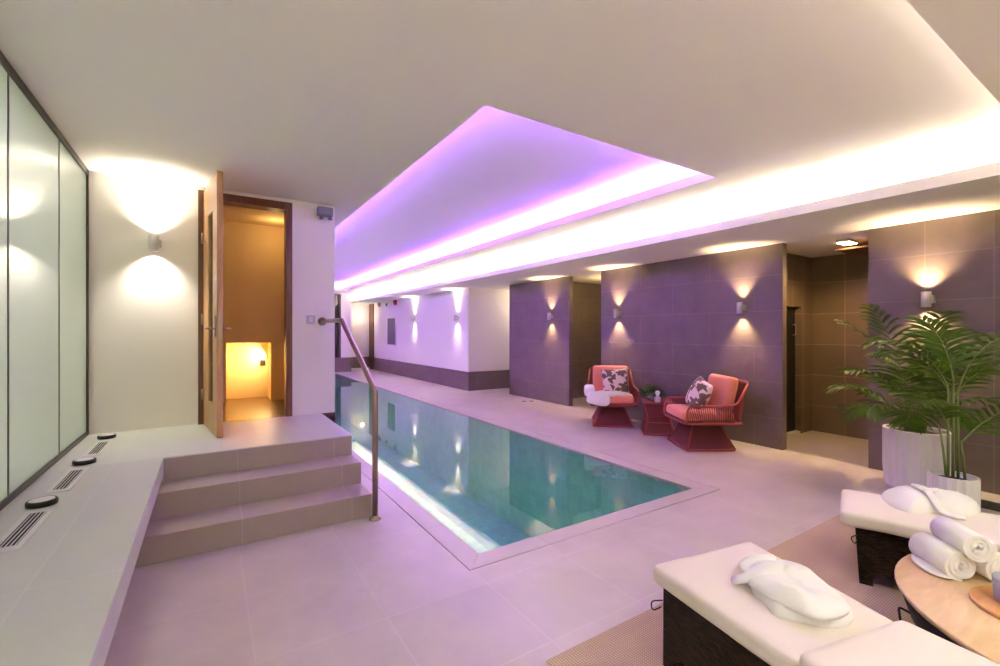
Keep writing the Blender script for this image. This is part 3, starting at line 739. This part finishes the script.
blob(bu, [(3.415, 1.06), (3.30, 1.0), (3.24, .93), (3.225, .875), (3.27, .835), (3.315, .81), (3.355, .75), (3.40, .70), (3.48, .67), (3.60, .675), (3.67, .70), (3.68, .76), (3.645, .83), (3.60, .90), (3.57, .97), (3.50, 1.04)], CZ-.008, .104, 2.0, 12, 6, .012, 2,
     lambda u: -.022*math.exp(-((u-Vector((3.43, .86))).dot(Vector((.55, -.83)))/.035)**2))
bu.build('bundle', M['terry'], t)
BP = arc_path([(3.57, .95, CZ+.02), (3.51, .91, CZ+.085), (3.43, .86, CZ+.095), (3.36, .81, CZ+.07), (3.315, .765, CZ+.018), (3.325, .71, CZ+.012), (3.345, .69, CZ+.010)], .05, 5)
flat_tube(MB(), BP, [.020]*len(BP), [.011]*len(BP)).build('belt', M['terry'], t)
KN = arc_path([(3.50, .93, CZ+.082), (3.44, .90, CZ+.10), (3.41, .86, CZ+.092), (3.45, .83, CZ+.095), (3.50, .83, CZ+.085)], .03, 4)
flat_tube(MB(), KN, [.018]*len(KN), [.012]*len(KN)).build('knot', M['terry'], t)

# ------------------------------------------------------------------ round table
TX, TY, TR, TZ = 2.57, .097, .627, .40
t = thing('round_table', 'large round table with pale wood top and dark tapering drum', 'table', (TX, TY, .008))
MB().lathe([(0, 0), (TR*.62, 0), (TR*.66, .01), (TR*.80, .13), (TR*.93, .27), (TR*.985, TZ-.022), (0, TZ-.022)], n=72).build('drum', M['tablebody'], t)
MB().lathe([(0, TZ-.022), (TR*.99, TZ-.022), (TR, TZ-.012), (TR, TZ-.004), (TR*.994, TZ), (0, TZ)], n=72).build('table_top', M['tabletop'], t)
MB().tube(arc_path([(-.20, .53, .26), (-.225, .575, .285), (-.29, .55, .26), (-.285, .53, .20), (-.25, .48, .17)], .02), .0045, 6).build('wire_loop', M['strap'], t)
ZT0 = TZ+.008
def roll(label, a, b, R, z, rot0=0):
    a = Vector(a); b = Vector(b); d = (b-a); Lr = d.length; yaw = math.atan2(d.y, d.x)
    t = thing('rolled_towel', label, 'towel', (a.x, a.y, z+R), yaw, 'rolled towels on the round table')
    m = MB(); n = 66; turns = 3.0; th = (R-.010)/turns*.47
    prev = None; secs = []
    for i in range(n+1):
        u = i/n; an = rot0+u*turns*2*PI; r = .004+(R-th-.004)*u
        e = .006*noise.noise(Vector((an*.7, 0, rot0)))
        secs.append([Vector((x, (r+rr)*math.cos(an), (r+rr)*math.sin(an))) for x, rr in ((-.0+e, 0), (-.0+e, th*1.75), (Lr+e, th*1.75), (Lr+e, 0))])
    V = [[m.bm.verts.new(p) for p in s] for s in secs]
    for A, B in zip(V, V[1:]):
        for j in range(4):
            f = m.bm.faces.new([A[j], A[(j+1) % 4], B[(j+1) % 4], B[j]]); f.smooth = j in (1, 3)
    m.bm.faces.new(V[0][::-1]); m.bm.faces.new(V[-1])
    m.build('roll', M['terry'], t)
    return t
r1 = roll('white rolled towel lowest at the left of the stack of three on the round table', (2.645, .670), (2.526, .525), .058, ZT0, -PI/2)
fl_ = MB(); blob(fl_, [(-.01, -.04), (.06, -.085), (.15, -.09), (.19, -.05), (.17, -.02), (.05, -.015)], -.051, .012, 2, 5, 4, .002); fl_.build('loose_edge', M['terry'], r1)
roll('white rolled towel on top of the stack of three on the round table', (2.690, .615), (2.548, .482), .055, ZT0+.088, .4)
roll('white rolled towel at the right of the stack of three by the grey bowl', (2.745, .575), (2.632, .432), .057, ZT0, -PI/2)
bd = MB().lathe([(0, 0), (.152, 0), (.156, .004), (.156, .012), (.152, .016), (0, .016)], n=56)
tag(bd.build('serving_board', M['board'], loc=(2.44, .33, ZT0)), 'round amber wooden board on the pale table top', 'board')
bw_ = MB().lathe([(0, 0), (.060, 0), (.066, .006), (.070, .085), (.065, .085), (.060, .012), (0, .010)], n=40)
tag(bw_.build('bowl', M['bowl'], loc=(2.436, .358, ZT0+.016)), 'grey ceramic bowl on the amber wooden board', 'bowl')

# ------------------------------------------------------------------ chairs
def chair(label, loc, rotz):
    """local: facing -y, origin on the floor under the seat"""
    t = thing('swivel_chair', label, 'chair', loc, rotz, 'terracotta swivel chairs against the dark wall')
    b = MB(); hb, ht, zt = .285, .165, .285
    def ring(h, z): return [(-h, -h, z), (h, -h, z), (h, h, z), (-h, h, z)]
    A, B = ring(hb, .02), ring(ht, zt)
    for i in range(4):
        j = (i+1) % 4; b.face([A[i], A[j], B[j], B[i]])
    b.face(B); b.face(A[::-1])
    base = b.build('base', M['redweave'], t)
    e = MB()
    e.tube(arc_path([*ring(hb, .018), ring(hb, .018)[0]], .03, 3), .014, 8); e.tube([*ring(ht, zt), ring(ht, zt)[0]], .012, 8)
    for i in range(4): e.tube([A[i], B[i]], .012, 8)
    e.build('base_frame', M['redframe'], base)
    MB().lathe([(0, zt), (.06, zt), (.06, zt+.04), (0, zt+.04)], n=20).build('swivel', M['black'], t)
    s = MB(); s.cushion(.33, .32, .022, .02, 0, T(0, 0, .335), 8); s.build('seat_tray', M['redweave'], t)
    # side and back panels (rope weave shells)
    def strip(pa, pb, name, n):
        # taut cords between the seat frame and the arm tube
        m = MB()
        def at(P, u):
            u = u*(len(P)-1); k = min(int(u), len(P)-2); return Vector(P[k]).lerp(Vector(P[k+1]), u-k)
        for k in range(n):
            u = (k+.5)/n; a, b = at(pa, u), at(pb, u)
            m.tube([a, a.lerp(b, .5), b], .0048, 5, caps=False)
        return m.build(name, M['redcord'], t)
    for sx in (-1, 1):
        strip([(sx*.325, -.31, .335), (sx*.335, 0, .335), (sx*.33, .30, .335), (sx*.30, .335, .335)],
              [(sx*.355, -.27, .53), (sx*.365, 0, .54), (sx*.35, .27, .55), (sx*.315, .41, .78)], 'side_cords', 40)
    strip([(-.30, .335, .335), (0, .345, .335), (.30, .335, .335)], [(-.315, .41, .78), (0, .425, .80), (.315, .41, .78)], 'back_cords', 34)
    f = MB()
    for sx in (-1, 1):
        f.tube(arc_path([(sx*.29, -.325, .335), (sx*.345, -.32, .37), (sx*.362, -.30, .54), (sx*.368, .0, .54), (sx*.352, .27, .555), (sx*.315, .415, .79)], .06, 6), .014, 10)
    f.tube(arc_path([(-.318, .41, .775), (-.30, .418, .81), (0, .43, .82), (.30, .418, .81), (.318, .41, .775)], .04, 5), .014, 10)
    f.tube(arc_path([(-.31, .34, .335), (-.335, .30, .335), (-.33, -.28, .335), (-.28, -.33, .335), (.28, -.33, .335), (.33, -.28, .335), (.335, .30, .335), (.31, .34, .335)], .05, 5), .014, 10)
    f.build('tube_frame', M['redframe'], t)
    c = MB().cushion(.295, .30, .058, .045, .18, T(0, -.025, .41), 12, .004, 1); c.build('seat_cushion', M['terra'], t)
    c = MB().cushion(.275, .235, .062, .05, .25, T(0, .245, .635, PI/2-.22), 12, .005, 2); c.build('back_cushion', M['terra'], t)
    return t
C1 = (5.18, 4.90); R1 = math.radians(-42)
C2 = (5.10, 3.37); R2 = math.radians(-122)
chair('terracotta swivel chair with white towel draped over its seat', (*C1, 0), R1)
chair('terracotta swivel chair with bare seat, right of the red side table', (*C2, 0), R2)
def throw(label, c, rz, lx, ly, lz, lean, roll_=0, sz=.205):
    mt = T(c[0], c[1], 0, 0, 0, rz) @ T(lx, ly, lz, PI/2-lean, 0, 0) @ Matrix.Rotation(roll_, 4, 'Z')
    m = MB().cushion(sz, sz, .055, .05, .9, None, 12, .004, 5, .75)
    o = m.build('throw_cushion', M['print']); o.matrix_world = mt
    return tag(o, label, 'cushion', 'patterned throw cushions')
throw('brown and cream patterned cushion on the towel-draped chair', C1, R1, .05, .05, .64, .30, .06)
throw('brown and cream patterned cushion on the bare-seated chair', C2, R2, -.02, -.01, .625, .40, -.22)
t = thing('draped_towel', 'white fluffy towel spilling over the front of the terracotta chair seat', 'towel', (*C1, 0), R1)
tw = MB()
blob(tw, [(-.36, -.10), (-.38, -.26), (-.33, -.37), (-.20, -.39), (-.05, -.33), (.10, -.27), (.26, -.22), (.27, -.15), (.10, -.12), (-.10, -.10)], .455, .075, 2.2, 8, 5, .02, 4)
tw.build('towel_fold', M['terry'], t)
tw = MB().cushion(.17, .07, .075, .055, .3, T(-.22, -.352, .425, 0, .12, -.12), 8, .012, 3); tw.build('towel_edge', M['terry'], t)
tw = MB().cushion(.075, .17, .07, .03, .15, T(-.345, -.19, .53), 8, .012, 8); tw.build('towel_end', M['terry'], t)

# side table
t = thing('side_table', 'small red woven side table between the two terracotta chairs', 'table', (5.25, 4.12, 0), math.radians(-45))
b = MB(); hs = .195
prof = [(hs, .02), (hs*.80, .17), (hs*.74, .23), (hs*.84, .32), (hs*1.0, .425)]
rings = [[b.bm.verts.new((sx*h, sy*h, z)) for sx, sy in ((-1, -1), (1, -1), (1, 1), (-1, 1))] for h, z in prof]
for A, B in zip(rings, rings[1:]):
    for j in range(4): b.bm.faces.new([A[j], A[(j+1) % 4], B[(j+1) % 4], B[j]])
b.bm.faces.new(rings[0][::-1]); b.bm.faces.new(rings[-1])
b.build('woven_body', M['redweave'], t)
f = MB()
for sx, sy in ((-1, -1), (1, -1), (1, 1), (-1, 1)): f.tube([(sx*h, sy*h, z) for h, z in prof], .011, 8)
f.tube(arc_path([(-hs, -hs, .016), (hs, -hs, .016), (hs, hs, .016), (-hs, hs, .016), (-hs, -hs, .016)], .02, 3), .012, 8)
h2 = hs*.80; f.tube([(-h2, -h2, .17), (h2, -h2, .17), (h2, h2, .17), (-h2, h2, .17), (-h2, -h2, .17)], .009, 8)
f.build('table_frame', M['redframe'], t)
MB().box(-hs-.015, hs+.015, -hs-.015, hs+.015, .425, .445, .008).build('table_top', M['redframe'], t)
ST = Vector((5.22, 4.15, .445))
t = thing('potted_plant', 'small bushy green plant in a glass bowl on the red side table', 'plant', (5.24, 4.21, .445))
MB().lathe([(0, 0), (.045, 0), (.075, .03), (.08, .06), (.06, .095), (.054, .095), (.07, .06), (.04, .01), (0, .008)], n=28).build('bowl', M['darkjar'], t)
lv = MB()
for i in range(150):
    a = random.uniform(0, 2*PI); el = random.uniform(-.25, 1.2); rr = random.uniform(.12, .25)
    base = Vector((math.cos(a)*.04, math.sin(a)*.04, .085)); tip = Vector((math.cos(a)*math.cos(el)*rr, math.sin(a)*math.cos(el)*rr, .085+math.sin(el)*rr*.62))
    d = (tip-base); sd = d.cross(Vector((0, 0, 1))).normalized()*.018; mid = base+d*.6+Vector((0, 0, .015))
    lv.face([base+d*.35, mid+sd, tip, mid-sd])
lv.build('foliage', M['leaf2'], t)
t = thing('glass_jar', 'small pale glass jar with round stopper on the red side table', 'jar', (5.15, 4.04, .445))
MB().lathe([(0, 0), (.038, 0), (.042, .01), (.042, .06), (.024, .082), (.022, .09), (0, .09)], n=24).build('jar', M['clear'], t)
MB().lathe([(0, .09), (.018, .09), (.02, .10), (.032, .125), (.026, .15), (0, .158)], n=20).build('stopper', M['plast'], t)

# ------------------------------------------------------------------ palms
def frond(base, az, el0, el1, L, wmax, nl, seed, stem_r=.006, bare=.28, twist=0):
    rnd = random.Random(seed); n = 22
    p = Vector(base); pts = [p.copy()]; tang = []
    for i in range(n):
        u = i/(n-1); el = el0+(el1-el0)*u**1.5; a = az+twist*u
        d = Vector((math.cos(a)*math.cos(el), math.sin(a)*math.cos(el), math.sin(el)))
        tang.append(d); p = p+d*(L/n); pts.append(p.copy())
    tang.append(tang[-1])
    m = MB()
    m.tube(pts, stem_r, 6, radii=[stem_r*(1-.75*i/n) for i in range(n+1)])
    nst = len(m.bm.faces)
    for k in range(nl):
        u = bare+(1-bare)*(k+.5)/nl; fi = u*n; i = int(min(fi, n-1)); f = fi-i
        o = pts[i].lerp(pts[i+1], f); tg = tang[i]
        side = tg.cross(Vector((0, 0, 1)))
        if side.length < .05: side = Vector((-math.sin(az), math.cos(az), 0))
        side.normalize(); upv = side.cross(tg).normalized()
        w = (u-bare)/(1-bare); ll = wmax*(math.sin(PI*min(1, .18+.80*w))**.6)*rnd.uniform(.85, 1.1)
        for sg in (-1, 1):
            fw = .55+.55*w
            d = (side*sg+tg*fw+upv*rnd.uniform(.08, .3)).normalized()
            wd = .0135*rnd.uniform(.8, 1.2); seg = 5; q = o.copy(); rows = []
            for s in range(seg+1):
                ss = s/seg; hw = wd*(math.sin(PI*(.12+.86*ss))**.7) if s < seg else .0006
                nrm = d.cross(upv).normalized()
                rows.append((m.bm.verts.new(q-nrm*hw), m.bm.verts.new(q+upv*hw*-.35), m.bm.verts.new(q+nrm*hw)))
                d = (d+Vector((0, 0, -.20-.12*rnd.random()))*(ss+.2)).normalized(); q = q+d*(ll/seg)
            for A, B in zip(rows, rows[1:]):
                for c in (0, 1):
                    fc = m.bm.faces.new([A[c], A[c+1], B[c+1], B[c]]); fc.smooth = True; fc.material_index = 1
    return m
def fluted(R, H, n=18):
    m = MB()
    m.lathe([(0, 0), (R*.90, 0), (R*.95, .012), (R, H*.35), (R, H-.008), (R*.985, H)], n=n*2, rfun=lambda a, z: 1-.055*(round(a/PI*n) % 2), smooth=False)
    m.lathe([(R*.93, H), (R*.90, H-.05), (0, H-.05)], n=n*2)
    m.lathe([(R*.985, H), (R*.90, H)], n=n*2)
    return m
P1 = (5.375, 1.415); P2 = (4.42, .965)
def palm(name, label, loc, R, H, fronds, canes):
    t = thing(name, label, 'plant', (loc[0], loc[1], .0 if loc[0] > 5 else .008), 0, 'potted palms')
    fluted(R, H).build('pot', M['pot'], t)
    MB().lathe([(0, H-.035), (R*.895, H-.04), (R*.895, H-.049), (0, H-.049)], n=36).build('soil', M['soil'], t)
    c = MB()
    for (x, y, r, tx, ty, hh) in canes: c.tube([(x, y, H-.04), (x+(tx-x)*.5, y+(ty-y)*.4, H+hh*.5), (tx, ty, H+hh)], r, 8, radii=[r, r*.85, r*.6])
    c.build('cane', M['stem'], t)
    for a in fronds:
        frond(*a).build('frond', [M['stem'], M['leaf']], t)
    return t
H1 = .525; fr1 = []
rnd = random.Random(5)
# azimuths: towards the camera side of the wall only (wall lies at +x)
for i, (az, e0, e1, L_, w_) in enumerate([(100, 84, 30, .98, .26), (140, 76, -8, .95, .27), (178, 80, 5, .92, .26), (205, 68, -30, .90, .26), (230, 78, -10, .92, .26),
                                         (255, 72, -15, .92, .27), (280, 80, 20, .95, .26), (120, 60, -25, .85, .25), (160, 50, -45, .72, .24), (190, 46, -50, .68, .24), (95, 50, -10, .80, .24),
                                         (235, 48, -45, .72, .24), (265, 56, -25, .80, .25), (130, 30, -35, .62, .22), (215, 84, 40, .98, .24), (150, 86, 48, 1.02, .24), (110, 28, -15, .66, .2)]):
    a = math.radians(az); fr1.append(((-.03+.06*math.cos(a), .06*math.sin(a), H1-.04+.10), a, math.radians(e0), math.radians(e1), L_*(1.12 if az in (100, 280, 150, 215, 230, 255) else .80), w_*1.15, 13, i, .006, .34))
palm('potted_palm', 'bushy palm in the taller white fluted pot against the tiled wall', (*P1, 0), .236, H1, fr1,
     [(math.cos(i)*.05-.03, math.sin(i)*.06, .016, math.cos(i)*.09-.03, math.sin(i)*.10, .32) for i in range(7)])
H2 = .385; fr2 = []
for i, (x, y, hh, az, e0, e1, L_, w_) in enumerate([(-.02, .02, .62, 120, 70, -25, .62, .24), (.01, 0, .66, 25, 72, -20, .66, .25), (.02, -.02, .60, -35, 70, -15, .72, .26), (0, .02, .58, 75, 64, -30, .6, .24),
                                                    (.02, 0, .55, -70, 62, -30, .66, .25), (-.04, .02, .35, 165, 60, -20, .40, .2), (.05, -.03, .22, -40, 52, -10, .62, .22), (0, 0, .66, 60, 82, 30, .55, .22), (.03, .03, .5, 0, 55, -35, .6, .24),
                                                    (-.02, 0, .3, 100, 66, 0, .42, .18)]):
    a = math.radians(az); fr2.append(((x, y, H2+hh), a, math.radians(e0), math.radians(e1), L_, w_*1.15, 13, 40+i, .006, .12))
palm('potted_palm', 'tall sparse palm on bare stems in the shorter white fluted pot', (*P2, 0), .135, H2, fr2,
     [(.0, .0, .010, .01, 0, .66), (-.03, .02, .008, -.02, .02, .62), (.03, -.02, .009, .02, -.02, .60), (.05, -.05, .008, .05, -.03, .24), (-.06, .02, .008, -.10, .05, .36), (.02, .03, .009, .03, .03, .56)])

# added fill lights in the soffit behind the camera, brightening the room
for (x, yd) in ((-.3, -.55), (1.1, -.55), (2.5, -.55), (3.9, -.55), (-.3, -1.9), (1.1, -1.9), (2.5, -1.9), (3.9, -1.9)):
    t = thing('fill_light', 'small round added fill light, unseen in the lower soffit', 'light', (x, yd, ZS), 0, 'added fill lights in the soffit')
    MB().lathe([(.032, 0), (.045, 0), (.045, -.004), (.034, -.006), (.032, .0)], n=24).build('bezel', M['plast'], t)
    l = bpy.data.lights.new('fill_beam', 'SPOT'); l.energy = 17; l.color = (1, .95, .87); l.spot_size = math.radians(150); l.spot_blend = 1; l.shadow_soft_size = .05
    ob = bpy.data.objects.new('fill_beam', l); COL.objects.link(ob); ob.parent = t; ob.location = (0, 0, -.03)
# ------------------------------------------------------------------ lights
def area(name, loc, rot, sx, sy, e, col):
    l = bpy.data.lights.new(name, 'AREA'); l.shape = 'RECTANGLE'; l.size = sx; l.size_y = sy; l.energy = e; l.color = col
    o = bpy.data.objects.new(name, l); COL.objects.link(o); o.location = loc; o.rotation_euler = rot; return o
area('daylight', (-1.6, 1.1, 3.35), (0, 0, 0), 1.1, 8, 215, (.94, 1, .95))
def point(name, loc, e, col, r=.05, down=False):
    l = bpy.data.lights.new(name, 'SPOT' if down else 'POINT')
    if down: l.spot_size = math.radians(170); l.spot_blend = .6
    l.energy = e; l.color = col; l.shadow_soft_size = r
    o = bpy.data.objects.new(name, l); COL.objects.link(o); o.location = loc; return o
spot_l = point('shower_lamp', (6.20, 2.24, 2.30), 20, (1, .62, .27), .06, True)
point('nook_lamp', (6.6, 6.1, 2.2), 6, (1, .70, .32), .06)
point('passage_lamp', (6.8, 8.9, 2.1), 6, (1, .82, .6), .06)
point('stair_lamp', (.70, 6.2, 2.62), .8, (1, .68, .28), .05)
area('niche_lamp', (.66, 6.85, 1.1), (0, math.radians(70), 0),  .06, .3, 3.2, (1, .72, .32))
point('hall_lamp', (4.8, 16.85, 2.0), 2.2, (1, .86, .66), .06)

w = bpy.data.worlds.new('world'); SC.world = w; w.use_nodes = True
w.node_tree.nodes['Background'].inputs[0].default_value = (.02, .02, .022, 1)

# ------------------------------------------------------------------ camera
cam = bpy.data.cameras.new('camera'); co = bpy.data.objects.new('camera', cam); COL.objects.link(co)
cam.sensor_width = 36; cam.lens = 454/1000*36; cam.shift_y = -.001
th_ = math.atan(292/454)
co.location = (0, 0, 1.4); co.rotation_euler = (PI/2, 0, -th_)
cam.clip_start = .02
SC.camera = co
vs = SC.view_settings
vs.view_transform = 'Standard'; vs.look = 'None'; vs.gamma = 1; vs.exposure = 1.95; vs.use_curve_mapping = False
SC.cycles.max_bounces = 12; SC.cycles.diffuse_bounces = 6; SC.cycles.glossy_bounces = 5; SC.cycles.transparent_max_bounces = 12
SC.cycles.caustics_reflective = False; SC.cycles.caustics_refractive = False
SC.cycles.sample_clamp_indirect = 8
SC.cycles.use_denoising = True
